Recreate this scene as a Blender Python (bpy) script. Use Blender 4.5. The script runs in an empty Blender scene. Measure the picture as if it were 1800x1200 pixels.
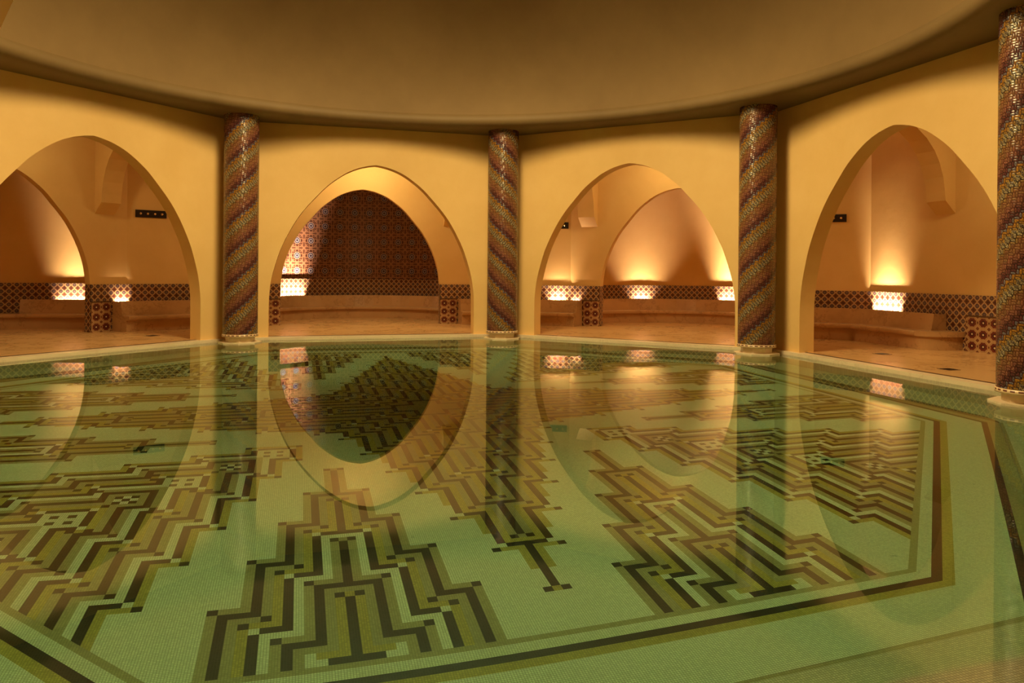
import bpy, math, random
from mathutils import Vector, Matrix
random.seed(7)
PI = math.pi
R = math.radians
scene = bpy.context.scene
COL = scene.collection

# ------------------------------------------------------------------ helpers
class MB:
    """Collects polygons (with uv in metres and a material slot) and links them as ONE mesh object."""
    def __init__(self):
        self.v = []; self.f = []; self.uv = []; self.m = []; self.sm = []
    def poly(self, pts, uv=None, mi=0, smooth=False):
        b = len(self.v)
        self.v += [tuple(p) for p in pts]
        self.f.append(tuple(range(b, b + len(pts))))
        self.uv.append([tuple(u) for u in uv] if uv else [(0.0, 0.0)] * len(pts))
        self.m.append(mi); self.sm.append(smooth)
    def quad(self, a, b, c, d, uv=None, mi=0, smooth=False):
        self.poly([a, b, c, d], uv, mi, smooth)
    def prism(self, pts, z0, z1, mi=0, top=True, bottom=True):
        n = len(pts)
        for i in range(n):
            a, b = pts[i], pts[(i + 1) % n]
            L = math.hypot(b[0] - a[0], b[1] - a[1])
            self.quad((a[0], a[1], z0), (b[0], b[1], z0), (b[0], b[1], z1), (a[0], a[1], z1),
                      [(0, z0), (L, z0), (L, z1), (0, z1)], mi)
        if top: self.poly([(p[0], p[1], z1) for p in pts], [(p[0], p[1]) for p in pts], mi)
        if bottom: self.poly([(p[0], p[1], z0) for p in reversed(pts)], [(p[0], p[1]) for p in reversed(pts)], mi)
    def revolve(self, prof, seg=96, a0=0.0, a1=2 * PI, cx=0, cy=0, smooth=True, mi=0, uvr=None):
        for i in range(seg):
            t0 = a0 + (a1 - a0) * i / seg; t1 = a0 + (a1 - a0) * (i + 1) / seg
            for j in range(len(prof) - 1):
                (r0, z0), (r1, z1) = prof[j], prof[j + 1]
                rr = uvr or max(r0, r1)
                P = [(cx + r0 * math.cos(t0), cy + r0 * math.sin(t0), z0), (cx + r0 * math.cos(t1), cy + r0 * math.sin(t1), z0),
                     (cx + r1 * math.cos(t1), cy + r1 * math.sin(t1), z1), (cx + r1 * math.cos(t0), cy + r1 * math.sin(t0), z1)]
                U = [(t0 * rr, z0), (t1 * rr, z0), (t1 * rr, z1), (t0 * rr, z1)]
                if r0 < 1e-6: P = [P[0], P[2], P[3]]; U = [U[0], U[2], U[3]]
                elif r1 < 1e-6: P = P[:3]; U = U[:3]
                self.poly(P, U, mi, smooth)
    def build(self, name, mats, parent=None, merge=True, recalc=False):
        me = bpy.data.meshes.new(name)
        me.from_pydata(self.v, [], self.f)
        if not isinstance(mats, (list, tuple)): mats = [mats]
        for m in mats: me.materials.append(m)
        ul = me.uv_layers.new(name='UVMap')
        k = 0
        for i, p in enumerate(me.polygons):
            p.material_index = self.m[i]; p.use_smooth = self.sm[i]
            for j in range(len(self.uv[i])):
                ul.data[k].uv = self.uv[i][j]; k += 1
        if merge:
            import bmesh
            bm = bmesh.new(); bm.from_mesh(me)
            bmesh.ops.remove_doubles(bm, verts=bm.verts, dist=1e-5)
            if recalc: bmesh.ops.recalc_face_normals(bm, faces=bm.faces)
            bm.to_mesh(me); bm.free()
        o = bpy.data.objects.new(name, me); COL.objects.link(o)
        if parent: o.parent = parent
        return o

def structure(o):
    o['kind'] = 'structure'; return o
def tag(o, label, cat, group=None):
    o['label'] = label; o['category'] = cat
    if group: o['group'] = group
    return o
def thing(name, loc, rotz=0.0):
    o = bpy.data.objects.new(name, None); COL.objects.link(o)
    o.empty_display_size = 0.2; o.location = loc; o.rotation_euler = (0, 0, rotz)
    return o

SIDE = ['north', 'northwest', 'west', 'southwest', 'south', 'southeast', 'east', 'northeast']   # k = 0..7
def frame(k):
    th = R(90 + 45 * k)
    return (math.cos(th), math.sin(th)), (math.sin(th), -math.cos(th))   # outward normal, rightwards (seen from the pool)
def W(k, s, A, z=0.0):
    n, r = frame(k)
    return (n[0] * A + r[0] * s, n[1] * A + r[1] * s, z)
def V(j, lat, D, z=0.0):
    """vertex-aligned frame: vertex j lies between side j and side j-1 (to the right of side j seen from the pool)"""
    th = R(90 + 45 * j - 22.5)
    return (math.cos(th) * D + math.sin(th) * lat, math.sin(th) * D - math.cos(th) * lat, z)
T8 = math.tan(PI / 8)
def octa(ap):
    c = ap / math.cos(PI / 8)
    return [(c * math.cos(PI / 8 + PI / 4 * i), c * math.sin(PI / 8 + PI / 4 * i)) for i in range(8)]

SOUTH = 7.45                                      # the pool runs on to here under the entrance arch
def octs(ap, south):
    """octagon whose south side lies at its own apothem"""
    L = [(R(45 * i), south if i == 6 else ap) for i in range(8)]
    out = []
    for i in range(8):
        (t0, d0), (t1, d1) = L[i], L[(i + 1) % 8]
        det = math.cos(t0) * math.sin(t1) - math.sin(t0) * math.cos(t1)
        out.append(((d0 * math.sin(t1) - d1 * math.sin(t0)) / det, (math.cos(t0) * d1 - math.cos(t1) * d0) / det))
    return out

# ------------------------------------------------------------------ materials
def new_mat(name):
    m = bpy.data.materials.new(name); m.use_nodes = True
    nt = m.node_tree; nt.nodes.clear()
    out = nt.nodes.new('ShaderNodeOutputMaterial')
    return m, nt, out
class NG:
    """thin sugar over a node tree"""
    def __init__(self, nt): self.nt = nt
    def n(self, t, **kw):
        nd = self.nt.nodes.new(t)
        for k, v in kw.items(): setattr(nd, k, v)
        return nd
    def link(self, a, b): self.nt.links.new(a, b)
    def val(self, sock, x):
        if hasattr(x, 'is_linked') or hasattr(x, 'links'): self.link(x, sock)
        else: sock.default_value = x
    def m(self, op, a, b=0.0, c=0.0):
        nd = self.n('ShaderNodeMath', operation=op)
        self.val(nd.inputs[0], a); self.val(nd.inputs[1], b); self.val(nd.inputs[2], c)
        return nd.outputs[0]
    def mix(self, fac, a, b):
        nd = self.n('ShaderNodeMix', data_type='RGBA')
        self.val(nd.inputs[0], fac)
        for s, x in ((nd.inputs[6], a), (nd.inputs[7], b)):
            if isinstance(x, tuple): s.default_value = (*x, 1)
            else: self.link(x, s)
        return nd.outputs[2]
    def ramp(self, fac, stops, interp='LINEAR'):
        nd = self.n('ShaderNodeValToRGB'); cr = nd.color_ramp; cr.interpolation = interp
        while len(cr.elements) < len(stops): cr.elements.new(0.5)
        for e, (p, c) in zip(cr.elements, stops):
            e.position = p; e.color = (*c, 1) if len(c) == 3 else c
        self.link(fac, nd.inputs[0]); return nd.outputs[0]
    def noise(self, vec, scale, detail=4.0, rough=0.55):
        nd = self.n('ShaderNodeTexNoise'); nd.inputs['Scale'].default_value = scale
        nd.inputs['Detail'].default_value = detail; nd.inputs['Roughness'].default_value = rough
        if vec is not None: self.link(vec, nd.inputs['Vector'])
        return nd.outputs[0]
    def uv(self):
        t = self.n('ShaderNodeTexCoord'); s = self.n('ShaderNodeSeparateXYZ'); self.link(t.outputs['UV'], s.inputs[0])
        return s.outputs[0], s.outputs[1], t
    def band(self, d, w):          # 1 where |d| < w, a little soft
        a = self.m('ABSOLUTE', d)
        return self.m('LESS_THAN', a, w)
    def fr(self, x):               # signed distance to the nearest integer
        return self.m('SUBTRACT', x, self.m('ROUND', x))
def surface(name, build, rough=0.5, spec=0.5, bump=None):
    m, nt, out = new_mat(name); g = NG(nt)
    b = g.n('ShaderNodeBsdfPrincipled'); g.link(b.outputs[0], out.inputs[0])
    b.inputs['Roughness'].default_value = rough
    b.inputs['Specular IOR Level'].default_value = spec
    c = build(g, b)
    if isinstance(c, tuple): b.inputs['Base Color'].default_value = (*c, 1)
    elif c is not None: g.link(c, b.inputs['Base Color'])
    if bump:
        bn = g.n('ShaderNodeBump'); bn.inputs['Strength'].default_value = bump[1]; bn.inputs['Distance'].default_value = bump[2]
        t = g.n('ShaderNodeTexCoord')
        g.link(g.noise(t.outputs['Object'], bump[0], 5), bn.inputs['Height']); g.link(bn.outputs[0], b.inputs['Normal'])
    return m

def plaster(name, c1, c2, rough=0.55):
    def b(g, bs):
        t = g.n('ShaderNodeTexCoord')
        f = g.noise(t.outputs['Object'], 1.1, 6, 0.6)
        return g.ramp(f, [(0.35, c1), (0.68, c2)])
    return surface(name, b, rough, 0.35, bump=(7.0, 0.12, 0.02))
M = {}
M['plaster'] = plaster('cream_plaster', (0.74, 0.485, 0.19), (0.79, 0.535, 0.225), 0.6)
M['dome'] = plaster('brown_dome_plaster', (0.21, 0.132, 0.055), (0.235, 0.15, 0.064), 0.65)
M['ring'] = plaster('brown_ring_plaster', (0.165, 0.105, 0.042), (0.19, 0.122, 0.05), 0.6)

def marble(name, base, vein, dark, rough, scale=1.2, amt=0.5):
    def b(g, bs):
        t = g.n('ShaderNodeTexCoord')
        f = g.noise(t.outputs['Object'], scale, 8, 0.62)
        c = g.ramp(f, [(0.30, dark), (0.48, base), (0.70, tuple(min(1, x * 1.08) for x in base))])
        n2 = g.noise(t.outputs['Object'], scale * 0.55, 6, 0.7)
        v = g.m('ABSOLUTE', g.m('SUBTRACT', n2, 0.5))
        vm = g.m('MULTIPLY', g.m('LESS_THAN', v, 0.012), amt)
        return g.mix(vm, c, vein)
    return surface(name, b, rough, 0.5)
M['bench'] = marble('peach_marble', (0.50, 0.295, 0.14), (0.30, 0.155, 0.065), (0.40, 0.225, 0.10), 0.28, 1.6, 0.45)
M['bench_dark'] = marble('peach_marble_shadow_joint', (0.40, 0.25, 0.14), (0.30, 0.18, 0.1), (0.34, 0.2, 0.11), 0.4, 1.6, 0.3)
M['deck'] = marble('honey_marble_floor', (0.68, 0.42, 0.19), (0.38, 0.20, 0.085), (0.58, 0.34, 0.15), 0.2, 0.8, 0.5)
M['coping'] = marble('pale_marble_coping', (0.74, 0.62, 0.45), (0.6, 0.46, 0.3), (0.68, 0.55, 0.38), 0.3, 1.5, 0.3)
M['strip'] = surface('dark_marble_strip', lambda g, b: (0.10, 0.045, 0.02), 0.35)
M['iron'] = surface('blackened_metal', lambda g, b: (0.012, 0.008, 0.007), 0.45)
def _brass(g, b):
    b.inputs['Metallic'].default_value = 1.0; return (0.85, 0.62, 0.36)
M['brass'] = surface('polished_brass', _brass, 0.18)
def _lens(g, b): return (0.9, 0.85, 0.75)
M['lens'] = surface('frosted_lens', _lens, 0.4)

TAN = (0.52, 0.34, 0.17); MAROON = (0.15, 0.050, 0.028); NAVY = (0.075, 0.045, 0.06)
def dado_build(g, bs):
    u, v, t = g.uv(); P = 0.15
    x = g.m('DIVIDE', u, P); y = g.m('DIVIDE', v, P)
    d1 = g.fr(g.m('ADD', g.m('ADD', x, y), 0.5)); d2 = g.fr(g.m('ADD', g.m('SUBTRACT', x, y), 0.5))
    line = g.m('MAXIMUM', g.band(d1, 0.075), g.band(d2, 0.075))
    ax, ay = g.fr(x), g.fr(y)
    r = g.m('SQRT', g.m('ADD', g.m('MULTIPLY', ax, ax), g.m('MULTIPLY', ay, ay)))
    bx, by = g.fr(g.m('ADD', x, 0.5)), g.fr(g.m('ADD', y, 0.5))
    c = g.mix(g.m('LESS_THAN', r, 0.34), MAROON, (0.42, 0.26, 0.13))
    c = g.mix(g.m('LESS_THAN', r, 0.27), c, NAVY)
    c = g.mix(g.m('LESS_THAN', r, 0.10), c, (0.20, 0.13, 0.11))
    cross = g.m('LESS_THAN', g.m('MINIMUM', g.m('ABSOLUTE', bx), g.m('ABSOLUTE', by)), 0.05)
    near = g.m('LESS_THAN', g.m('ADD', g.m('ABSOLUTE', bx), g.m('ABSOLUTE', by)), 0.28)
    c = g.mix(g.m('MULTIPLY', cross, near), c, (0.05, 0.018, 0.014))
    return g.mix(line, c, TAN)
M['dado'] = surface('lattice_zellige', dado_build, 0.3, 0.5)
def flower_build(g, bs):
    u, v, t = g.uv()
    x = g.m('DIVIDE', u, 0.235); y = g.m('DIVIDE', g.m('SUBTRACT', v, 0.168), 0.215)
    ax, ay = g.fr(x), g.fr(y)
    r = g.m('SQRT', g.m('ADD', g.m('MULTIPLY', ax, ax), g.m('MULTIPLY', ay, ay)))
    th = g.m('ARCTAN2', ay, ax)
    pet = g.m('MULTIPLY', g.m('COSINE', g.m('MULTIPLY', th, 8.0)), 0.025)
    rr = g.m('ADD', r, pet)
    bx, by = g.fr(g.m('ADD', x, 0.5)), g.fr(g.m('ADD', y, 0.5))
    dm = g.m('ADD', g.m('ABSOLUTE', bx), g.m('ABSOLUTE', by))
    hx = g.fr(g.m('ADD', x, 0.5)); hy = ay
    dm2 = g.m('ADD', g.m('ABSOLUTE', hx), g.m('ABSOLUTE', hy))
    c = g.mix(g.m('LESS_THAN', dm, 0.17), (0.44, 0.27, 0.13), (0.16, 0.05, 0.025))
    c = g.mix(g.m('LESS_THAN', dm2, 0.12), c, (0.14, 0.045, 0.025))
    c = g.mix(g.m('LESS_THAN', rr, 0.46), c, (0.25, 0.12, 0.06))
    c = g.mix(g.m('LESS_THAN', rr, 0.43), c, (0.44, 0.27, 0.13))
    c = g.mix(g.m('LESS_THAN', rr, 0.37), c, (0.13, 0.022, 0.016))
    c = g.mix(g.m('LESS_THAN', r, 0.20), c, (0.06, 0.014, 0.012))
    return g.mix(g.m('LESS_THAN', r, 0.075), c, (0.68, 0.52, 0.32))
M['flower'] = surface('flower_zellige', flower_build, 0.3, 0.5)
def star_build(g, bs):
    u, v, t = g.uv(); P = 0.43
    x = g.m('DIVIDE', u, P); y = g.m('DIVIDE', g.m('SUBTRACT', v, 1.42), P)
    ax, ay = g.fr(x), g.fr(y)
    r = g.m('SQRT', g.m('ADD', g.m('MULTIPLY', ax, ax), g.m('MULTIPLY', ay, ay)))
    th = g.m('ARCTAN2', ay, ax)
    bx, by = g.fr(g.m('ADD', x, 0.5)), g.fr(g.m('ADD', y, 0.5))
    r2 = g.m('SQRT', g.m('ADD', g.m('MULTIPLY', bx, bx), g.m('MULTIPLY', by, by)))
    lines = g.band(g.fr(g.m('ADD', x, y)), 0.035)
    lines = g.m('MAXIMUM', lines, g.band(g.fr(g.m('SUBTRACT', x, y)), 0.035))
    lines = g.m('MAXIMUM', lines, g.band(g.m('SUBTRACT', g.m('ABSOLUTE', ax), 0.42), 0.022))
    lines = g.m('MAXIMUM', lines, g.band(g.m('SUBTRACT', g.m('ABSOLUTE', ay), 0.42), 0.022))
    lines = g.m('MAXIMUM', lines, g.band(g.m('SUBTRACT', r2, 0.42), 0.02))
    lines = g.m('MAXIMUM', lines, g.band(g.m('SUBTRACT', r, 0.46), 0.02))
    c = g.mix(lines, (0.105, 0.036, 0.02), (0.33, 0.165, 0.095))
    star = g.m('MULTIPLY', g.m('GREATER_THAN', g.m('COSINE', g.m('MULTIPLY', th, 8.0)), 0.1), g.m('LESS_THAN', r, 0.34))
    c = g.mix(star, c, (0.05, 0.013, 0.010))
    c = g.mix(g.m('LESS_THAN', r, 0.25), c, (0.40, 0.25, 0.17))
    c = g.mix(g.m('LESS_THAN', r, 0.20), c, (0.05, 0.045, 0.10))
    c = g.mix(g.m('LESS_THAN', r, 0.125), c, (0.42, 0.38, 0.38))
    return g.mix(g.m('LESS_THAN', r, 0.085), c, (0.04, 0.03, 0.07))
M['star'] = surface('star_zellige', star_build, 0.35, 0.45)

def mosaic_column(name, sgn):
    """spiral bands of small round tesserae; u runs round the shaft, v up it (metres)"""
    def b(g, bs):
        u, v, t = g.uv()
        per = 0.6; N = 12; turns = 3.0 * per / (2 * PI * 0.33)
        ph = g.m('DIVIDE', g.m('SUBTRACT', v, g.m('MULTIPLY', u, sgn * turns)), per)
        alm = g.m('ADD', g.m('MULTIPLY', u, 0.755), g.m('MULTIPLY', v, 0.656 * sgn))
        zig = g.m('SUBTRACT', g.m('MULTIPLY', g.m('ABSOLUTE', g.fr(g.m('DIVIDE', alm, 0.105))), 2.0), 0.5)
        ph = g.m('ADD', ph, g.m('MULTIPLY', zig, 0.10))       # the rows run in little teeth
        f = g.m('FRACT', ph)
        pj = g.m('MULTIPLY', ph, float(N))
        row = g.m('FLOOR', pj)
        al = g.m('DIVIDE', g.m('ADD', g.m('MULTIPLY', u, 0.755), g.m('MULTIPLY', v, 0.656 * sgn)), 0.048)
        al = g.m('ADD', al, g.m('MULTIPLY', row, 0.5))
        fx = g.m('SUBTRACT', g.m('FRACT', al), 0.5); fy = g.m('SUBTRACT', g.m('FRACT', pj), 0.5)
        r = g.m('SQRT', g.m('ADD', g.m('MULTIPLY', fx, fx), g.m('MULTIPLY', fy, fy)))
        A = [(.20, .06, .05), (.36, .15, .10), (.34, .145, .085), (.38, .19, .085), (.36, .17, .075), (.42, .25, .085),
             (.52, .43, .26), (.05, .05, .075), (.53, .29, .05), (.53, .255, .035), (.21, .21, .255), (.17, .045, .05)]
        B = [(.05, .014, .014), (.13, .035, .025), (.16, .05, .03), (.17, .065, .03), (.17, .06, .026), (.11, .05, .02),
             (.04, .035, .025), (.43, .32, .15), (.07, .05, .04), (.21, .085, .017), (.06, .02, .025), (.038, .011, .015)]
        ca = g.ramp(f, [(k / N, c) for k, c in enumerate(A)], 'CONSTANT')
        cb = g.ramp(f, [(k / N, c) for k, c in enumerate(B)], 'CONSTANT')
        c = g.mix(g.m('LESS_THAN', r, 0.37), cb, ca)
        c = g.mix(g.m('LESS_THAN', r, 0.13), c, cb)
        cell = g.n('ShaderNodeCombineXYZ'); g.link(g.m('FLOOR', al), cell.inputs[0]); g.link(row, cell.inputs[1])
        wn = g.n('ShaderNodeTexWhiteNoise', noise_dimensions='2D'); g.link(cell.outputs[0], wn.inputs['Vector'])
        sp = g.n('ShaderNodeSeparateColor'); g.link(wn.outputs['Color'], sp.inputs[0])
        c = g.mix(g.m('MULTIPLY', sp.outputs[0], 0.38), c, (0.03, 0.012, 0.012))
        nm = g.n('ShaderNodeBump'); nm.inputs['Strength'].default_value = 1.0; nm.inputs['Distance'].default_value = 0.010
        g.link(g.m('ADD', sp.outputs[1], g.m('MULTIPLY', r, -0.6)), nm.inputs['Height']); g.link(nm.outputs[0], bs.inputs['Normal'])
        return g.mix(0.20, c, (0.022, 0.008, 0.006))
    return surface(name, b, 0.25, 0.55)
M['col_up'] = mosaic_column('spiral_mosaic_rising', 1.0)
M['col_dn'] = mosaic_column('spiral_mosaic_falling', -1.0)
def band_build(g, bs):
    u, v, t = g.uv()
    x = g.fr(g.m('DIVIDE', u, 0.085))
    d = g.m('MULTIPLY', g.band(x, 0.3), g.band(g.m('SUBTRACT', v, 0.158), 0.010))
    return g.mix(d, (0.70, 0.52, 0.32), (0.12, 0.03, 0.015))
M['band'] = surface('dashed_band_tile', band_build, 0.35)

U = 0.05948                                   # one square of the floor pattern, metres
def pool_tile(name, col, jitter, joint):
    def b(g, bs):
        t = g.n('ShaderNodeTexCoord'); mp = g.n('ShaderNodeMapping')
        mp.inputs['Scale'].default_value = (4 / U, 4 / U, 1); g.link(t.outputs['Object'], mp.inputs['Vector'])
        br = g.n('ShaderNodeTexBrick'); br.offset = 0.0; br.squash = 1.0
        br.inputs['Scale'].default_value = 1.0; br.inputs['Brick Width'].default_value = 1.0; br.inputs['Row Height'].default_value = 1.0
        br.inputs['Mortar Size'].default_value = 0.10; br.inputs['Mortar Smooth'].default_value = 0.1; br.inputs['Bias'].default_value = 0.0
        lo = tuple(c * (1 - jitter) for c in col); hi = tuple(min(1, c * (1 + jitter)) for c in col)
        br.inputs['Color1'].default_value = (*lo, 1); br.inputs['Color2'].default_value = (*hi, 1)
        br.inputs['Mortar'].default_value = (*joint, 1)
        g.link(mp.outputs[0], br.inputs['Vector'])
        # a few worn, stained patches
        n1 = g.noise(t.outputs['Object'], 3.2, 7, 0.65)
        st = g.m('MULTIPLY', g.m('GREATER_THAN', n1, 0.70), 0.55)
        return g.mix(st, br.outputs['Color'], tuple(c * 0.45 for c in col))
    return surface(name, b, 0.4, 0.4)
M['t_white'] = pool_tile('white_glass_mosaic', (0.78, 0.76, 0.60), 0.10, (0.40, 0.36, 0.24))
M['t_tan'] = pool_tile('olive_tan_mosaic', (0.42, 0.35, 0.18), 0.12, (0.26, 0.21, 0.11))
M['t_yel'] = pool_tile('ochre_mosaic', (0.50, 0.38, 0.09), 0.15, (0.28, 0.21, 0.07))
M['t_dark'] = pool_tile('black_brown_mosaic', (0.026, 0.016, 0.018), 0.3, (0.05, 0.035, 0.03))
M['t_step'] = pool_tile('pale_step_mosaic', (0.66, 0.60, 0.43), 0.14, (0.33, 0.27, 0.17))

def water():
    m, nt, out = new_mat('clear_green_water'); g = NG(nt)
    gl = g.n('ShaderNodeBsdfGlass'); gl.inputs['IOR'].default_value = 1.333; gl.inputs['Roughness'].default_value = 0.0
    g.link(gl.outputs[0], out.inputs[0])
    ab = g.n('ShaderNodeVolumeAbsorption'); ab.inputs['Density'].default_value = 0.42
    ab.inputs['Color'].default_value = (0.42, 0.93, 0.66, 1)
    g.link(ab.outputs[0], out.inputs[1])
    return m
M['water'] = water()

# ------------------------------------------------------------------ pool floor pattern (unit squares, eight-fold mirrored)
def pool_floor():
    line = {}; spot = {}; fill = {}; inside = []
    def add(cells, kind, ins):
        for c in cells: line[c] = 1
        inside.append((cells, kind, ins))
    def tree_stair(top, depth0, kmax, joint, half_bar, lo):
        """cells (c,q) of one stepped line of a tree: a bar at q=top and legs stepping out 3 columns every 10 rows"""
        cs = set()
        for c in range(-half_bar, half_bar + 1): cs.add((c, top))
        k = 1
        while k <= kmax:
            hi = top - 1 - 10 * (k - 1) if joint else top - 10 * (k - 1)
            bar = top - 10 * k
            for q in range(max(bar, lo), hi + 1):
                cs.add((3 * k, q)); cs.add((-3 * k, q))
            if bar >= lo:
                for c in range(3 * k, 3 * k + (3 if joint else 4)):
                    cs.add((c, bar)); cs.add((-c, bar))
            k += 1
        return cs
    def tree(top_list, lo, kmax, xf, base):
        for top, joint in top_list:
            hb = 2 if joint else 3
            cs = tree_stair(top, 0, kmax, joint, hb, lo)
            for r in range(top + 1, top + 11): cs.add((0, r))
            if base and top == 0: cs = {(c, 0) for c in range(-2, 3)} | {(0, r) for r in range(1, 11)}
            f = (lambda c, q, t=top: q < t and abs(c) < 3 * math.ceil((t - q) / 10))
            add({xf(c, q) for c, q in cs}, 'J' if joint else 'C', lambda p, f=f: f(*xinv(p)))
            for s in (-1, 1): spot[xf(s, top + 11)] = 'd'
            k = 0
            while k <= kmax:
                bar = top - 10 * k
                if bar < lo: break
                for s in (-1, 1):
                    if joint:
                        spot[xf(s * (3 * k + 3), bar)] = 'w'
                        if not (base and top == 0): spot[xf(s * (3 * k + 4), bar + 1)] = 'd'
                    else:
                        spot[xf(s * (3 * k + 4), bar + 1)] = 'd'
                        if k >= 1 and top > 20: spot[xf(s * (3 * k - 1), bar - 1)] = 'd'
                k += 1
    # long trees on the axes: q is the distance from the centre
    xf = lambda c, q: (c, q); xinv = lambda p: p
    tree([(72, True), (59, False), (46, True), (33, False), (20, True), (7, False)], 0, 7, xf, False)
    # trees standing on the border: rows counted inwards from q = 90
    xf = lambda c, r: (21 + c, 90 - r); xinv = lambda p: (p[0] - 21, 90 - p[1])
    tree([(39, False), (26, True), (13, False), (0, True)], 0, 4, xf, True)
    # stepped groups on the diagonals
    for i, m in enumerate(range(30, 73, 6)):
        joint = i % 2 == 0
        bars = [m + 3] + [m + 11 + 9 * j for j in range(8)]
        cs = set()
        if joint:
            for b in range(m - 2, m + 3): cs.add((m - 3, b))
            for a in range(m - 2, m): cs.add((a, m + 3))
            for j in range(8):
                for b in range(bars[j], bars[j + 1]): cs.add((m + 3 * j, b))
                for a in range(m + 3 * j + 1, m + 3 * j + 3): cs.add((a, bars[j + 1]))
                spot[(m + 3 * j, bars[j + 1])] = 'w'; spot[(m + 3 * j - 1, bars[j + 1] + 1)] = 'd'
            spot[(m - 3, m - 3)] = 'w'; spot[(m - 3, m + 3)] = 'w'; spot[(m - 4, m - 4)] = 'd'; spot[(m - 4, m + 4)] = 'd'
            for a in (-1, 1): spot[(m + a, m + 1)] = 'd'; spot[(m + a, m - 1)] = 'd'
        else:
            for b in range(m - 3, m + 4): cs.add((m - 3, b))
            for a in range(m - 3, m + 1): cs.add((a, m + 3))
            for j in range(8):
                for b in range(bars[j], bars[j + 1] + 1): cs.add((m + 3 * j, b))
                for a in range(m + 3 * j, m + 3 * j + 4): cs.add((a, bars[j + 1]))
                spot[(m + 3 * j - 1, bars[j + 1] + 1)] = 'd'
                if j: spot[(m + 3 * j + 1, bars[j] - 1)] = 'd'
            spot[(m - 4, m + 4)] = 'd'; spot[(m + 2, m + 2)] = 'd'
            for a in (-1, 1): spot[(m + a, m + 1)] = 'd'; spot[(m + a, m - 1)] = 'd'
            spot[(m, m)] = 'd'
            for a in (-1, 1): spot[(m + a, m)] = 'w'; spot[(m, m + a)] = 'w'
        def ins(p, m=m, bars=bars):
            a, b = p
            if b < m - 2: return False
            if b <= m + 3: return a > m - 3
            e = m
            for j in range(1, 8):
                if b > bars[j]: e = m + 3 * j
            return a > e
        add(cs | {(b, a) for a, b in cs if b <= m + 3}, 'J' if joint else 'C', ins)
    for (a, b), v in list(spot.items()):
        if 20 < a and 20 < b and abs(a - b) < 5: spot[(b, a)] = v
    for cells, kind, ins in inside:
        for (a, b) in cells:
            for da in (-1, 0, 1):
                for db in (-1, 0, 1):
                    p = (a + da, b + db)
                    if p in line: continue
                    if kind == 'C': fill.setdefault(p, 't')
                    elif p not in fill or fill[p] == 't':
                        fill[p] = 'w' if ins(p) else 'y'
    def colour(i, j):
        a, b = abs(i), abs(j)
        if a > b: a, b = b, a
        p = (a, b)
        if p in spot: return 3 if spot[p] == 'd' else 0
        if p in line: return 3
        if b < 7 and p not in fill: return 1
        return {'t': 1, 'w': 0, 'y': 2}.get(fill.get(p, 'w'), 0)
    mb = MB(); z = -1.26; N = 90; LIM = 90.5; DG = LIM * math.sqrt(2)
    def clip(poly, na, nb, d):
        o = []
        for i in range(len(poly)):
            p, q = poly[i], poly[(i + 1) % len(poly)]
            fp = na * p[0] + nb * p[1] - d; fq = na * q[0] + nb * q[1] - d
            if fp <= 0: o.append(p)
            if (fp < 0 < fq) or (fq < 0 < fp):
                t = fp / (fp - fq); o.append((p[0] + t * (q[0] - p[0]), p[1] + t * (q[1] - p[1])))
        return o
    for j in range(-N, N + 1):
        i = -N
        while i <= N:
            c = colour(i, j); i2 = i
            while i2 < N and colour(i2 + 1, j) == c: i2 += 1
            poly = [(i - .5, j - .5), (i2 + .5, j - .5), (i2 + .5, j + .5), (i - .5, j + .5)]
            for na, nb in ((1, 1), (1, -1), (-1, 1), (-1, -1)):
                if poly: poly = clip(poly, na, nb, DG)
            if len(poly) >= 3: mb.poly([(x * U, y * U, z) for x, y in poly], None, c)
            i = i2 + 1
    rings = [(90.5, 91.3, 1), (91.3, 92.7, 0), (92.7, 93.75, 3), (93.75, 94.9, 2), (94.9, 100.7, 0), (100.7, 101.7, 3), (101.7, 6.22 / U, 1)]
    for r0, r1, c in rings:
        p0, p1 = octa(r0 * U), octa(r1 * U)
        for i in range(8):
            k = (i + 1) % 8
            mb.quad((*p0[i], z), (*p1[i], z), (*p1[k], z), (*p0[k], z), None, 0 if (i == 5 and 100 < r0 < 101) else c)
    o = mb.build('floor_pool', [M['t_white'], M['t_tan'], M['t_yel'], M['t_dark']], merge=False)
    return structure(o)
pool_floor()

def pool_steps():
    mb = MB()
    def ring(a0, a1, z, s1=None):
        p0, p1 = octa(a0), octs(a1, s1 or a1)
        for i in range(8):
            k = (i + 1) % 8; mb.quad((*p0[i], z), (*p1[i], z), (*p1[k], z), (*p0[k], z))
    def riser(a, z0, z1, mi=0, s1=None):
        p = octs(a, s1 or a)
        for i in range(8):
            k = (i + 1) % 8; mb.quad((*p[k], z0), (*p[i], z0), (*p[i], z1), (*p[k], z1), None, mi)
    riser(6.17, -1.26, -1.10, 1); p0, p1 = octa(6.17), octa(6.195)
    for i in range(8):
        k = (i + 1) % 8; mb.quad((*p0[i], -1.10), (*p1[i], -1.10), (*p1[k], -1.10), (*p0[k], -1.10), None, 1)
    ring(6.195, 6.76, -1.10, 6.92); riser(6.76, -1.10, -0.32, 0, 6.92)
    p0, p1 = octs(6.76, 6.92), octs(6.88, SOUTH)
    for i in range(8):
        k = (i + 1) % 8; mb.quad((*p0[i], -0.32), (*p1[i], -0.32), (*p1[k], -0.32), (*p0[k], -0.32))
    riser(6.88, -0.32, 0.0, 0, SOUTH)
    structure(mb.build('floor_pool_steps', [M['t_step'], M['t_tan']], merge=False))
pool_steps()

# water body (closed, so the light that goes through it is tinted by its depth)
mb = MB(); mb.prism(octs(6.885, SOUTH + .005), -1.30, 0.0)
wo = mb.build('pool_water', M['water'], recalc=True)
tag(wo, 'clear greenish still water filling the octagonal pool, mirroring the arches', 'water'); wo['kind'] = 'stuff'

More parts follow.
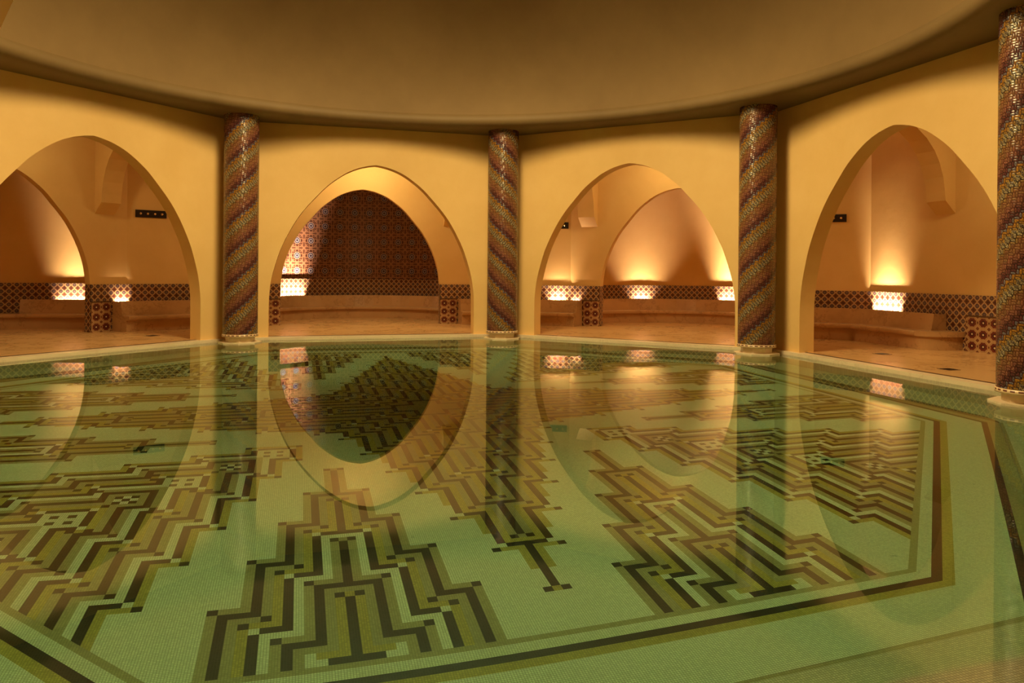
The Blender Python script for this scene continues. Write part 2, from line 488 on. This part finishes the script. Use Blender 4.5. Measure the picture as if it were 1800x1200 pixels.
# ------------------------------------------------------------------ deck, coping
def annulus(mb, ap0, ap1, z, mi=0, ds0=0.0, ds1=0.0):
    p0, p1 = octs(ap0, ap0 + ds0), octs(ap1, ap1 + ds1)
    for i in range(8):
        k = (i + 1) % 8
        q = [(*p0[i], z), (*p1[i], z), (*p1[k], z), (*p0[k], z)]
        mb.poly(q, [(a[0], a[1]) for a in q], mi)
mb = MB(); annulus(mb, 7.17, 14.2, 0.06, 0, SOUTH - 6.88); structure(mb.build('floor_deck', M['deck'], merge=False))
mb = MB()
annulus(mb, 6.88, 7.12, 0.055, 0, SOUTH - 6.88, SOUTH - 6.88)
p = octs(6.88, SOUTH)
for i in range(8):
    k = (i + 1) % 8; mb.quad((*p[k], 0.0), (*p[i], 0.0), (*p[i], 0.055), (*p[k], 0.055))
structure(mb.build('trim_coping', M['coping'], merge=False))
mb = MB(); annulus(mb, 7.12, 7.17, 0.058, 0, SOUTH - 6.88, SOUTH - 6.88); structure(mb.build('trim_dark_inlay', M['strip'], merge=False))

# ------------------------------------------------------------------ arcade walls
ARC = [(0.0, 2.17), (0.7, 2.17), (1.0, 2.155), (1.3, 2.11), (1.6, 2.03), (1.9, 1.93), (2.2, 1.79), (2.5, 1.62), (2.75, 1.44), (3.0, 1.22), (3.2, 1.03), (3.35, 0.85), (3.5, 0.63), (3.6, 0.42), (3.66, 0.23), (3.70, 0.0)]
ARCI = [(0.0, 2.02), (0.9, 2.02), (1.1, 2.01), (1.45, 1.965), (1.75, 1.88), (2.0, 1.78), (2.25, 1.65), (2.5, 1.49), (2.75, 1.28), (3.0, 1.06), (3.2, 0.82), (3.35, 0.59), (3.45, 0.35), (3.49, 0.2), (3.52, 0.0)]
def smooth_arc(tab, n=8):
    """Catmull-Rom through the table, so the arch is a curve and not a polygon"""
    P = [tab[0]] + tab + [(tab[-1][0], -tab[-2][1])]
    out = []
    for i in range(1, len(P) - 2):
        for j in range(n):
            t = j / n
            def cr(a, b, c, d): return 0.5 * (2 * b + (c - a) * t + (2 * a - 5 * b + 4 * c - d) * t * t + (3 * b - a - 3 * c + d) * t ** 3)
            out.append((cr(*[q[0] for q in P[i - 1:i + 3]]), max(0.0, cr(*[q[1] for q in P[i - 1:i + 3]]))))
    out.append(tab[-1]); out.sort(key=lambda q: q[0])
    return out
def arch_wall(k, name, A0, A1, sl, sr, zb, zt, tab, mat, zt_back=None, sl1=None, sr1=None):
    """wall of side k from A0 to A1, s in [sl, sr], pierced by a pointed arch (tab None: blank)"""
    mb = MB(); zt1 = zt_back or zt
    sl1 = sl if sl1 is None else sl1; sr1 = sr if sr1 is None else sr1
    faces = ((A0, sl, sr, zt), (A1, sl1, sr1, zt1))
    pts = [q for q in (smooth_arc(tab) if tab else []) if q[0] > zb]
    if tab: pts = [(zb, tab[0][1])] + pts
    for A, a, b, top in faces:
        if tab:
            for (z0, w0), (z1, w1) in zip(pts, pts[1:]):
                mb.quad(W(k, a, A, z0), W(k, -w0, A, z0), W(k, -w1, A, z1), W(k, a, A, z1), [(a, z0), (-w0, z0), (-w1, z1), (a, z1)])
                mb.quad(W(k, w0, A, z0), W(k, b, A, z0), W(k, b, A, z1), W(k, w1, A, z1), [(w0, z0), (b, z0), (b, z1), (w1, z1)])
            zc = pts[-1][0]
        else: zc = zb
        mb.quad(W(k, a, A, zc), W(k, b, A, zc), W(k, b, A, top), W(k, a, A, top), [(a, zc), (b, zc), (b, top), (a, top)])
    for (z0, w0), (z1, w1) in zip(pts, pts[1:]):
        for s in (-1, 1):
            mb.quad(W(k, s * w0, A0, z0), W(k, s * w0, A1, z0), W(k, s * w1, A1, z1), W(k, s * w1, A0, z1), None, 0, False)
    return structure(mb.build(name, mat, merge=True))
A_OUT, A_BACK, A_IN = 7.0, 7.30, 10.35
NEAR = [(z * 1.163, w * 1.2) for z, w in ARC]
for k in range(8):
    w0 = A_OUT * T8; w1 = A_BACK * T8
    arch_wall(k, 'wall_arcade_' + SIDE[k], A_OUT, A_BACK, -w0, w0, -0.86 if k == 4 else 0.0, 4.62, NEAR if k == 4 else ARC, M['plaster'], 5.0, -w1, w1)

# ------------------------------------------------------------------ inner walls, corner walls and apses
full = A_IN * T8
CR = 2.85                                         # where the inner wall turns at the two flattened corners
ends = {1: (-full, CR), 0: (-CR, CR), 7: (-CR, full)}
for k in range(8):
    a, b = ends.get(k, (-full, full))
    arch_wall(k, 'wall_inner_' + SIDE[k], A_IN, A_IN + 0.18, a, b, 0.06, 4.9, ARCI if k in ends else None, M['plaster'])
def corner_pts(j):                                # flattened corner between side j and side j-1
    return W(j, CR, A_IN), W((j - 1) % 8, -CR, A_IN)
for j in (1, 0):
    a, b = corner_pts(j); mb = MB()
    mb.quad((a[0], a[1], .06), (b[0], b[1], .06), (b[0], b[1], 4.9), (a[0], a[1], 4.9))
    structure(mb.build('wall_corner_' + ('left' if j else 'middle'), M['plaster']))
RA = 3.05
def apse_pt(k, ang, r, z=0.0):
    return W(k, r * math.sin(ang), A_IN + r * math.cos(ang), z)
APSE_A = R(86)
for k in (1, 0, 7):
    mb = MB(); n = 48
    for i in range(n):
        t0 = -APSE_A + 2 * APSE_A * i / n; t1 = -APSE_A + 2 * APSE_A * (i + 1) / n
        mb.quad(apse_pt(k, t0, RA, .06), apse_pt(k, t1, RA, .06), apse_pt(k, t1, RA, 4.2), apse_pt(k, t0, RA, 4.2),
                [(t0 * RA, .06), (t1 * RA, .06), (t1 * RA, 4.2), (t0 * RA, 4.2)], 0, True)
        mb.poly([apse_pt(k, t0, RA, 4.2), apse_pt(k, t1, RA, 4.2), apse_pt(k, 0, 0.12, 4.2)], None, 1)
    structure(mb.build('wall_apse_' + SIDE[k], [M['star'] if k == 0 else M['plaster'], M['plaster']]))

# ambulatory ceiling
mb = MB(); annulus(mb, 7.2, 14.2, 4.88); structure(mb.build('ceiling_ambulatory', M['plaster'], merge=False))

# dado bands (thin tiled skirts standing 3 cm proud of the plaster)
def path_strip(path, off, z0, z1, name, mat, closed_top=True, u0=0.0):
    """path: 2-D points along the wall; the room lies to the right of the travel direction by +off"""
    q = offset(path, off); mb = MB(); u = u0
    for i in range(len(path) - 1):
        L = math.dist(q[i], q[i + 1]); a, b, c, d = q[i], q[i + 1], path[i], path[i + 1]
        mb.quad((*a, z0), (*b, z0), (*b, z1), (*a, z1), [(u, z0), (u + L, z0), (u + L, z1), (u, z1)])
        mb.quad((*a, z1), (*b, z1), (*d, z1), (*c, z1), [(u, z1 - .01), (u + L, z1 - .01), (u + L, z1), (u, z1)])
        u += L
    for e, f in ((q[0], path[0]), (q[-1], path[-1])):
        mb.quad((*e, z0), (*f, z0), (*f, z1), (*e, z1), [(0, z0), (.03, z0), (.03, z1), (0, z1)])
    return mb.build(name, mat, merge=False)
def offset(path, d):
    """offset to the left or right so that positive d goes towards the pool centre, mitred"""
    out = []; n = len(path)
    for i in range(n):
        def nrm(a, b):
            dx, dy = b[0] - a[0], b[1] - a[1]; L = math.hypot(dx, dy); return (dy / L, -dx / L)
        if i == 0: n1 = n2 = nrm(path[0], path[1])
        elif i == n - 1: n1 = n2 = nrm(path[-2], path[-1])
        else: n1 = nrm(path[i - 1], path[i]); n2 = nrm(path[i], path[i + 1])
        mx, my = n1[0] + n2[0], n1[1] + n2[1]; L2 = mx * mx + my * my
        s = 2 * d / L2
        out.append((path[i][0] + mx * s, path[i][1] + my * s))
    return out
def xy(p): return (p[0], p[1])
ZD = 1.09
# travel left to right as seen from the pool, so the room is on the right-hand side
seg = {}
seg['dado_west'] = [xy(W(2, -full, A_IN)), xy(W(2, full, A_IN)), xy(W(1, -2.02, A_IN))]
seg['dado_left_corner'] = [xy(W(1, 2.02, A_IN)), xy(W(1, CR, A_IN)), xy(W(0, -CR, A_IN)), xy(W(0, -2.02, A_IN))]
seg['dado_middle_corner'] = [xy(W(0, 2.02, A_IN)), xy(W(0, CR, A_IN)), xy(W(7, -CR, A_IN)), xy(W(7, -2.02, A_IN))]
seg['dado_right_corner'] = [xy(W(7, 2.02, A_IN)), xy(W(7, full, A_IN)), xy(W(6, full, A_IN))]
for i, (n, pth) in enumerate(seg.items()):
    structure(path_strip(pth, 0.03, 0.06, ZD, 'trim_' + n, M['dado']))
for k in (1, 0, 7):
    pth = [xy(apse_pt(k, -APSE_A + 2 * APSE_A * i / 40, RA)) for i in range(41)]
    structure(path_strip(pth, 0.03, 0.06, 1.19 if k == 0 else ZD, 'trim_dado_apse_' + SIDE[k], M['dado']))
    for s in (-1, 1):                             # tiled foot of the jambs of the inner arch
        mb = MB(); w = 2.02 - 0.012
        mb.quad(W(k, s * w, A_IN - .03, .06), W(k, s * w, A_IN + .18, .06), W(k, s * w, A_IN + .18, ZD), W(k, s * w, A_IN - .03, ZD),
                [(0, .06), (.21, .06), (.21, ZD), (0, ZD)])
        mb.quad(W(k, s * w, A_IN - .03, ZD), W(k, s * w, A_IN + .18, ZD), W(k, s * 2.05, A_IN + .18, ZD), W(k, s * 2.05, A_IN - .03, ZD))
        structure(mb.build('trim_jamb_tile', M['dado']))

# transverse arches of the ambulatory, springing from corbels
def rib(k, sgn):
    s0, s1 = sgn * 2.10, sgn * 2.55
    half = [(10.12, 2.86), (10.10, 3.05), (10.06, 3.3), (9.98, 3.55), (9.86, 3.78), (9.68, 4.0), (9.45, 4.19), (9.15, 4.38), (8.80, 4.55)]
    prof = half + [(17.5 - a, z) for a, z in reversed(half[:-1])]
    mb = MB()
    for (a0, z0), (a1, z1) in zip(prof, prof[1:]):
        mb.quad(W(k, s0, a0, z0), W(k, s1, a0, z0), W(k, s1, a1, z1), W(k, s0, a1, z1), None, 0, False)
        for s in (s0, s1):
            mb.quad(W(k, s, a0, z0), W(k, s, a1, z1), W(k, s, a1, 4.88), W(k, s, a0, 4.88))
    for s in (s0, s1):
        for A, B in ((A_IN, 10.12), (A_BACK, 7.38)):
            mb.quad(W(k, s, A, 2.86), W(k, s, B, 2.86), W(k, s, B, 4.88), W(k, s, A, 4.88))
            mb.poly([W(k, s, A, 2.86), W(k, s, B, 2.86), W(k, s, A, 2.62)])
    for A, B in ((A_IN, 10.12), (A_BACK, 7.38)):
        mb.quad(W(k, s0, B, 2.86), W(k, s1, B, 2.86), W(k, s1, A, 2.62), W(k, s0, A, 2.62))
    structure(mb.build('wall_transverse_arch_%s_%s' % (SIDE[k], 'right' if sgn > 0 else 'left'), M['plaster']))
for k, sg in ((1, -1), (1, 1), (0, -1), (0, 1), (7, -1), (7, 1), (6, -1), (6, 1)): rib(k, sg)

# ------------------------------------------------------------------ soffit ring and dome
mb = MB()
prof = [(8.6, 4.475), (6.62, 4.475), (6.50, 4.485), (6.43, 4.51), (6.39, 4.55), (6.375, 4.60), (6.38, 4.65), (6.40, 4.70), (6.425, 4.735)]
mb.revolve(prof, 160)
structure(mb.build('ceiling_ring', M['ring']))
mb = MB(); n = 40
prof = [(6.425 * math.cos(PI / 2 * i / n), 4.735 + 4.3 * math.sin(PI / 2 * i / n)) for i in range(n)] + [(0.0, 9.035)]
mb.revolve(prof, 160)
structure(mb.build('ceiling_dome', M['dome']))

# ------------------------------------------------------------------ mosaic columns
RC = 0.33
def column(j, mat, label):
    x, y, _ = V(j, 0, 7.0)
    t = thing('mosaic_column', (x, y, 0), 0)
    tag(t, label, 'column', 'mosaic columns round the pool')
    mb = MB(); mb.revolve([(RC, 0.175), (RC, 4.56)], 64, uvr=RC); sh = mb.build('shaft', mat, t)
    mb = MB(); mb.revolve([(0.0, 0.175), (RC + .012, 0.175), (RC + .012, 0.142), (RC + .012, 0.125), (0.0, 0.125)][1:4], 64, uvr=RC)
    mb.revolve([(RC + .012, 0.125), (0.0, 0.125)], 64); mb.revolve([(RC - .01, 0.178), (RC + .012, 0.175)], 64)
    bd = mb.build('base_band', M['band'], t)
    bd['label'] = 'cream tile band with dark dashes'
    mb = MB(); th = R(90 + 45 * j - 22.5)
    def oc(r): return [(r / math.cos(PI / 8) * math.cos(th + PI / 8 + PI / 4 * i), r / math.cos(PI / 8) * math.sin(th + PI / 8 + PI / 4 * i)) for i in range(8)]
    mb.prism(oc(0.255), 0.022, 0.128); mb.build('plinth', M['coping'], t)['label'] = 'pale marble plinth block'
    mb = MB(); mb.prism(oc(0.38), -1.10, 0.022); mb.build('footing', M['coping'], t)
column(1, M['col_up'], 'leftmost mosaic column, standing between the left arch and the star-tiled arch')
column(0, M['col_dn'], 'middle mosaic column with spirals running down to the right, right of the star-tiled arch')
column(7, M['col_up'], 'mosaic column between the twin-lit plaster arch and the rightmost arch')
column(6, M['col_up'], 'near mosaic column cut off by the right edge of the photo')

# ------------------------------------------------------------------ marble benches
def bench(path, depth, label, back=(0, None), front_path=None, name='marble_bench', rnd=0.0):
    c = path[len(path) // 2]
    t = thing(name, (c[0], c[1], 0.06))
    tag(t, label, 'bench', 'marble benches along the inner wall')
    loc = lambda p: (p[0] - c[0], p[1] - c[1])
    path = [loc(p) for p in path]
    def sweep(prof, pth, mat, nm):
        """prof: closed loop of (offset from the wall, height above deck)"""
        mb = MB(); cols = {}
        offs = sorted({o for o, _ in prof})
        for o in offs: cols[o] = offset(pth, o) if o > 1e-6 else pth
        n = len(prof)
        for i in range(len(pth) - 1):
            for j in range(n):
                (o0, h0), (o1, h1) = prof[j], prof[(j + 1) % n]
                mb.quad((*cols[o0][i], h0), (*cols[o0][i + 1], h0), (*cols[o1][i + 1], h1), (*cols[o1][i], h1))
        for i in (0, len(pth) - 1):
            mb.poly([(*cols[o][i], h) for o, h in prof])
        return mb.build(nm, mat, t, recalc=True)
    d = depth
    sweep([(0.03, 0.0), (d - .085, 0.0), (d - .085, 0.25), (0.03, 0.25)], path, M['bench'], 'base')
    s = sweep([(0.03, 0.25), (d - .02, 0.25), (d, 0.27), (d + .005, 0.30), (d, 0.33), (d - .025, 0.345), (0.03, 0.345)], path, M['bench'], 'seat')
    b0, b1 = back; bp = path[b0:b1]
    for e, q in ((0, 1), (-1, -2)):               # the slot behind the backrest is closed at both ends
        dx, dy = bp[q][0] - bp[e][0], bp[q][1] - bp[e][1]; L = math.hypot(dx, dy); dx, dy = dx / L, dy / L
        sg = 1 if e == 0 else -1; nx, ny = dy * sg, -dx * sg
        P = lambda o, a: (bp[e][0] + nx * o + dx * a, bp[e][1] + ny * o + dy * a)
        mb = MB(); mb.prism([P(.03, .006), P(.31, .006), P(.31, .05), P(.03, .05)], 0.345, 0.652)
        mb.build('end_block', M['bench'], t, recalc=True)
    sweep([(0.28, 0.345), (0.39, 0.345), (0.33, 0.66), (0.28, 0.66)], bp, M['bench'], 'backrest')
    return t
def arcp(k, a0, a1, n=28): return [xy(apse_pt(k, R(a0 + (a1 - a0) * i / n), RA)) for i in range(n + 1)]
bench(arcp(0, -80, 80), 0.52, 'curved marble bench under the star-tiled back wall', )
bench(arcp(7, -80, 80), 0.52, 'curved marble bench in the plaster apse behind the second arch from the right')
bench(arcp(1, 8, 80), 0.52, 'curved marble bench in the dark apse at the left edge', back=(12, None))
def corner_bench(j, label):
    d = 10.63; e = 1.30
    a, b = corner_pts(j)
    pth = [xy(W(j, 2.50, A_IN)), xy(a), xy(b), xy(W((j - 1) % 8, -2.50, A_IN))]
    bench(pth, 0.62, label)
corner_bench(1, 'marble corner bench below the four-knob wall plate, left of the leftmost column')
corner_bench(0, 'marble corner bench behind the middle column')
# bench of the right-hand corner, with a rounded free end
def rounded_end():
    pts = [xy(W(7, 2.35, A_IN)), xy(W(7, full, A_IN)), xy(W(6, -2.25, A_IN))]
    t = bench(pts, 0.78, 'marble bench in the right-hand corner with a rounded free end')
    # quarter-round nose of the seat at the free end
    n, r = frame(6); c = W(6, -2.25, A_IN)
    cx, cy = pts[len(pts) // 2]
    for nm, h0, h1, rx, ry in (('seat', 0.25, 0.345, 0.42, 0.78), ('base', 0.0, 0.25, 0.37, 0.72)):
        mb = MB(); loop = []
        for i in range(17):
            a = PI / 2 * i / 16
            s = -2.25 + rx * math.sin(a); A = A_IN - 0.03 - (ry - 0.03) * math.cos(a)
            p = W(6, s, A); loop.append((p[0] - cx, p[1] - cy))
        p = W(6, -2.25, A_IN - 0.03); loop.append((p[0] - cx, p[1] - cy))
        mb.prism(loop, h0, h1)
        o = mb.build(nm, M['bench'], t, recalc=True); o.name = nm + '_end'
rounded_end()

# ------------------------------------------------------------------ flower-tiled pilasters
def pilaster(k, s0, s1, label, z1=0.71):
    mid = (s0 + s1) / 2
    x, y, _ = W(k, mid, A_IN - .03)
    t = thing('tile_pilaster', (x, y, 0.06)); tag(t, label, 'pilaster', 'flower-tiled pilasters')
    mb = MB(); A = A_IN - 0.05
    def L(s, a, z): p = W(k, s, a, z); return (p[0] - x, p[1] - y, z - 0.06)
    w = s1 - s0
    nu = max(2, round(w / 0.235)); sc = nu * 0.235 / w if w < 1 else 1.0
    u0 = -0.1175 if w < 1 else 0.1
    mb.quad(L(s0, A, .06), L(s1, A, .06), L(s1, A, z1), L(s0, A, z1), [(u0, .06), (u0 + w * sc, .06), (u0 + w * sc, z1), (u0, z1)])
    for s in (s0, s1):
        mb.quad(L(s, A, .06), L(s, A_IN - .03, .06), L(s, A_IN - .03, z1), L(s, A, z1), [(0, .06), (.02, .06), (.02, z1), (0, z1)])
    mb.quad(L(s0, A, z1), L(s1, A, z1), L(s1, A_IN - .03, z1), L(s0, A_IN - .03, z1))
    mb.build('flower_panel', M['flower'], t)
    mb = MB()
    mb.prism([L(s0, A - .008, 0)[:2], L(s1, A - .008, 0)[:2], L(s1, A, 0)[:2], L(s0, A, 0)[:2]], z1 - .06 - .012, z1 - .06 + .018)
    mb.build('border_strip', M['strip'], t)
pilaster(1, 2.015, 2.46, 'flower-tiled pilaster behind the left arch, beside the brightest dado lamp')
pilaster(0, -2.46, -2.015, 'narrow glimpse of a flower-tiled pilaster left of the star-tiled niche')
pilaster(0, 2.015, 2.46, 'flower-tiled pilaster right of the star-tiled niche')
pilaster(7, -2.46, -2.015, 'flower-tiled pilaster between two lit dado strips, behind the second arch from the right')
pilaster(6, -1.80, 1.88, 'wide flower-tiled panel at the right edge, beside the free end of the bench')

# ------------------------------------------------------------------ four-knob wall plates
def wall_plate(pos, nrm_ang, label):
    t = thing('wall_plate', pos, nrm_ang); tag(t, label, 'wall fixture', 'dark four-knob wall plates')
    # local: x along the wall, -y towards the room
    mb = MB(); w, h, d = 0.33, 0.085, 0.02
    mb.prism([(-w, -d), (w, -d), (w, 0), (-w, 0)], -h, h)
    mb.build('plate', M['iron'], t, recalc=True)
    for i in range(4):
        cx = -0.225 + 0.15 * i; mb = MB(); n = 20
        prof = [(0.036, 0.0), (0.036, 0.012), (0.028, 0.02), (0.024, 0.045), (0.016, 0.055), (0.0, 0.057)]
        for a in range(n):
            t0, t1 = 2 * PI * a / n, 2 * PI * (a + 1) / n
            for (r0, y0), (r1, y1) in zip(prof, prof[1:]):
                P = [(cx + r0 * math.cos(t0), -d - y0, r0 * math.sin(t0)), (cx + r0 * math.cos(t1), -d - y0, r0 * math.sin(t1)),
                     (cx + r1 * math.cos(t1), -d - y1, r1 * math.sin(t1)), (cx + r1 * math.cos(t0), -d - y1, r1 * math.sin(t0))]
                mb.poly(P if r1 > 0 else P[:3], None, 0, True)
        mb.build('knob', M['brass'], t, recalc=True)['label'] = 'round brass knob'
def vang(j): return R(90 + 45 * j - 22.5) - PI / 2
dc = A_IN * math.cos(PI / 8) + CR * math.sin(PI / 8)
wall_plate(V(1, -0.83, dc, 2.69), vang(1), 'dark plate with four brass knobs on the wall behind the left arch')
wall_plate(V(0, 0.93, dc, 2.67), vang(0), 'dark plate half hidden by the jamb of the second arch from the right')
wall_plate(W(7, 3.47, A_IN, 2.69), R(90 + 45 * 7) - PI / 2, 'dark plate showing two knobs behind the rightmost arch')

# ------------------------------------------------------------------ floor drains
def drain(k, s, A, label):
    x, y, _ = W(k, s, A); t = thing('floor_drain', (x, y, 0.06), R(45 * k)); tag(t, label, 'drain', 'small dark floor drains')
    mb = MB(); mb.prism([(-.11, -.11), (.11, -.11), (.11, .11), (-.11, .11)], 0.0, 0.004); mb.build('frame', M['strip'], t)
    mb = MB()
    for i in range(5):
        x0 = -.08 + .034 * i
        mb.prism([(x0, -.085), (x0 + .022, -.085), (x0 + .022, .085), (x0, .085)], 0.004, 0.007)
    mb.build('grate', M['iron'], t)
drain(6, -1.66, 8.32, 'small dark floor drain in front of the corner bench behind the rightmost arch')
drain(6, 0.34, 7.72, 'small dark floor drain by the pool edge near the right-hand column')
drain(1, 2.23, 8.56, 'small dark floor drain behind the left arch')

# ------------------------------------------------------------------ lamps hidden behind the backrests
def uplight(pos, ang, power, label, half=(0.22, 0.22), tilt=28, color=(1.0, 0.72, 0.46), length=None, spread=150):
    """a lamp box behind the bench back: open towards the wall and upwards, with side cheeks at -half[0] and +half[1]"""
    t = thing('uplight', (pos[0], pos[1], 0.50), ang); tag(t, label, 'lamp', 'uplights hidden behind the bench backs')
    l, w = half
    mb = MB(); mb.prism([(-l, -.045), (w, -.045), (w, .045), (-l, .045)], -0.03, 0.0)
    for x in (-l, w - .006): mb.prism([(x, -.05), (x + .006, -.05), (x + .006, .055), (x, .055)], 0.0, 0.20)
    mb.build('housing', M['iron'], t, recalc=True)
    L = length or min(0.30, (l + w) * 0.8); c0 = (w - l) / 2 if length is None else 0.0
    mb = MB(); mb.prism([(c0 - L / 2, -.02), (c0 + L / 2, -.02), (c0 + L / 2, .02), (c0 - L / 2, .02)], 0.0, 0.012); mb.build('lens', M['lens'], t, recalc=True)
    ld = bpy.data.lights.new('uplight_lamp', 'AREA'); ld.shape = 'RECTANGLE'; ld.energy = power; ld.color = color
    ld.size = L; ld.size_y = 0.045; ld.spread = R(spread)
    lo = bpy.data.objects.new('uplight_lamp', ld); COL.objects.link(lo)
    lo.location = (pos[0] + c0 * math.cos(ang), pos[1] + c0 * math.sin(ang), 0.565)
    # the lamp's long side runs along the wall, its face tilts from straight up towards the wall
    lo.rotation_euler = (Matrix.Rotation(ang, 4, 'Z') @ Matrix.Rotation(PI - R(tilt), 4, 'X')).to_euler()
G = 0.125
def apse_lamp(k, deg, power, label, g=G, **kw):
    a = R(deg); p = apse_pt(k, a, RA - g)
    uplight(p, R(45 * k) - a, power, label, **kw)
LP = 30.0
apse_lamp(1, 61, LP * 1.0, 'lamp behind the bench back in the left apse', half=(0.6, 0.45), length=0.95, tilt=30, spread=80)
apse_lamp(0, -36, LP * 1.5, 'lamp behind the bench back at the left of the star-tiled niche', g=0.17, half=(0.42, 0.42), length=0.75, tilt=18, spread=60)
apse_lamp(7, -36, LP * 0.9, 'lamp behind the bench back in the middle of the plaster apse', half=(0.4, 0.4), length=0.35, tilt=30, spread=110)
apse_lamp(7, 13, LP * 1.2, 'lamp behind the bench back at the right of the plaster apse', half=(0.42, 0.42), length=0.75, tilt=20, spread=70)
p = W(1, 2.69, A_IN - G); uplight(p, R(45), LP * 2.4, 'lamp behind the corner bench at the left arch', half=(0.11, 0.14), tilt=80)
p = V(0, 1.00, dc - G); uplight(p, vang(0), LP * 0.8, 'lamp behind the corner bench seen left of the pilaster', half=(0.3, 0.22), length=0.3, tilt=28, spread=90)
p = W(7, -2.68, A_IN - G); uplight(p, R(-45), LP * 0.6, 'second lamp close to the flower-tiled pilaster', half=(0.10, 0.10), tilt=65)
p = W(6, -3.76, A_IN - G); uplight(p, R(-90), LP * 1.5, 'lamp behind the bench back in the right-hand corner', half=(0.40, 0.40), length=0.72, tilt=20, spread=58)

# ------------------------------------------------------------------ main lights
def area(name, loc, direction, size, power, color, shape='DISK', size_y=None):
    ld = bpy.data.lights.new(name, 'AREA'); ld.shape = shape; ld.size = size; ld.energy = power; ld.color = color
    if size_y: ld.size_y = size_y
    o = bpy.data.objects.new(name, ld); COL.objects.link(o); o.location = loc
    o.rotation_euler = Vector(direction).to_track_quat('-Z', 'Y').to_euler()
    return o
WARM = (1.0, 0.735, 0.32)
for k in (1, 0, 7, 6, 2, 5, 3, 4):                # a crown of floods hung high in the dome, one for each side
    n, r = frame(k)
    ld = bpy.data.lights.new('dome_flood', 'SPOT'); ld.energy = 2050; ld.color = WARM
    ld.spot_size = R(84); ld.spot_blend = 1.0; ld.shadow_soft_size = 1.3
    o = bpy.data.objects.new('dome_flood', ld); COL.objects.link(o); o.location = (n[0] * 0.8, n[1] * 0.8, 7.8)
    o.rotation_euler = Vector((n[0], n[1], -1.12)).to_track_quat('-Z', 'Y').to_euler()
for k, bp in ((1, 36), (0, 100), (7, 66), (6, 46), (2, 22)):
    n, r = frame(k)
    area('bay_light', W(k, 0, 8.8, 4.82), (n[0] * 0.25, n[1] * 0.25, -1.0), 0.7, bp, WARM)

w = bpy.data.worlds.new('world'); scene.world = w; w.use_nodes = True
w.node_tree.nodes['Background'].inputs[0].default_value = (0, 0, 0, 1)

# ------------------------------------------------------------------ camera
F, PY = 1328.81, 476.36
cd = bpy.data.cameras.new('camera'); cam = bpy.data.objects.new('camera', cd); COL.objects.link(cam)
cam.location = (-1.5593, -9.3756, 1.4587)
cam.rotation_mode = 'QUATERNION'
cam.rotation_quaternion = (Matrix.Rotation(-0.274, 4, 'Z') @ Matrix.Rotation(PI / 2, 4, 'X') @ Matrix.Rotation(0.0089, 4, 'Z')).to_quaternion()
cd.sensor_fit = 'HORIZONTAL'; cd.sensor_width = 36.0; cd.lens = F * 36.0 / 1800.0
cd.shift_y = -(600 - PY) / 1800.0
cd.clip_start = 0.05
scene.camera = cam

vs = scene.view_settings
scene.display_settings.display_device = 'sRGB'
vs.view_transform = 'Standard'; vs.look = 'None'; vs.gamma = 1.0; vs.use_curve_mapping = False; vs.exposure = 0.0
cy = scene.cycles
cy.caustics_refractive = True; cy.caustics_reflective = False; cy.blur_glossy = 0.5
cy.max_bounces = 10; cy.diffuse_bounces = 5; cy.glossy_bounces = 5; cy.transmission_bounces = 8; cy.transparent_max_bounces = 8
cy.use_denoising = True; cy.sample_clamp_indirect = 8.0
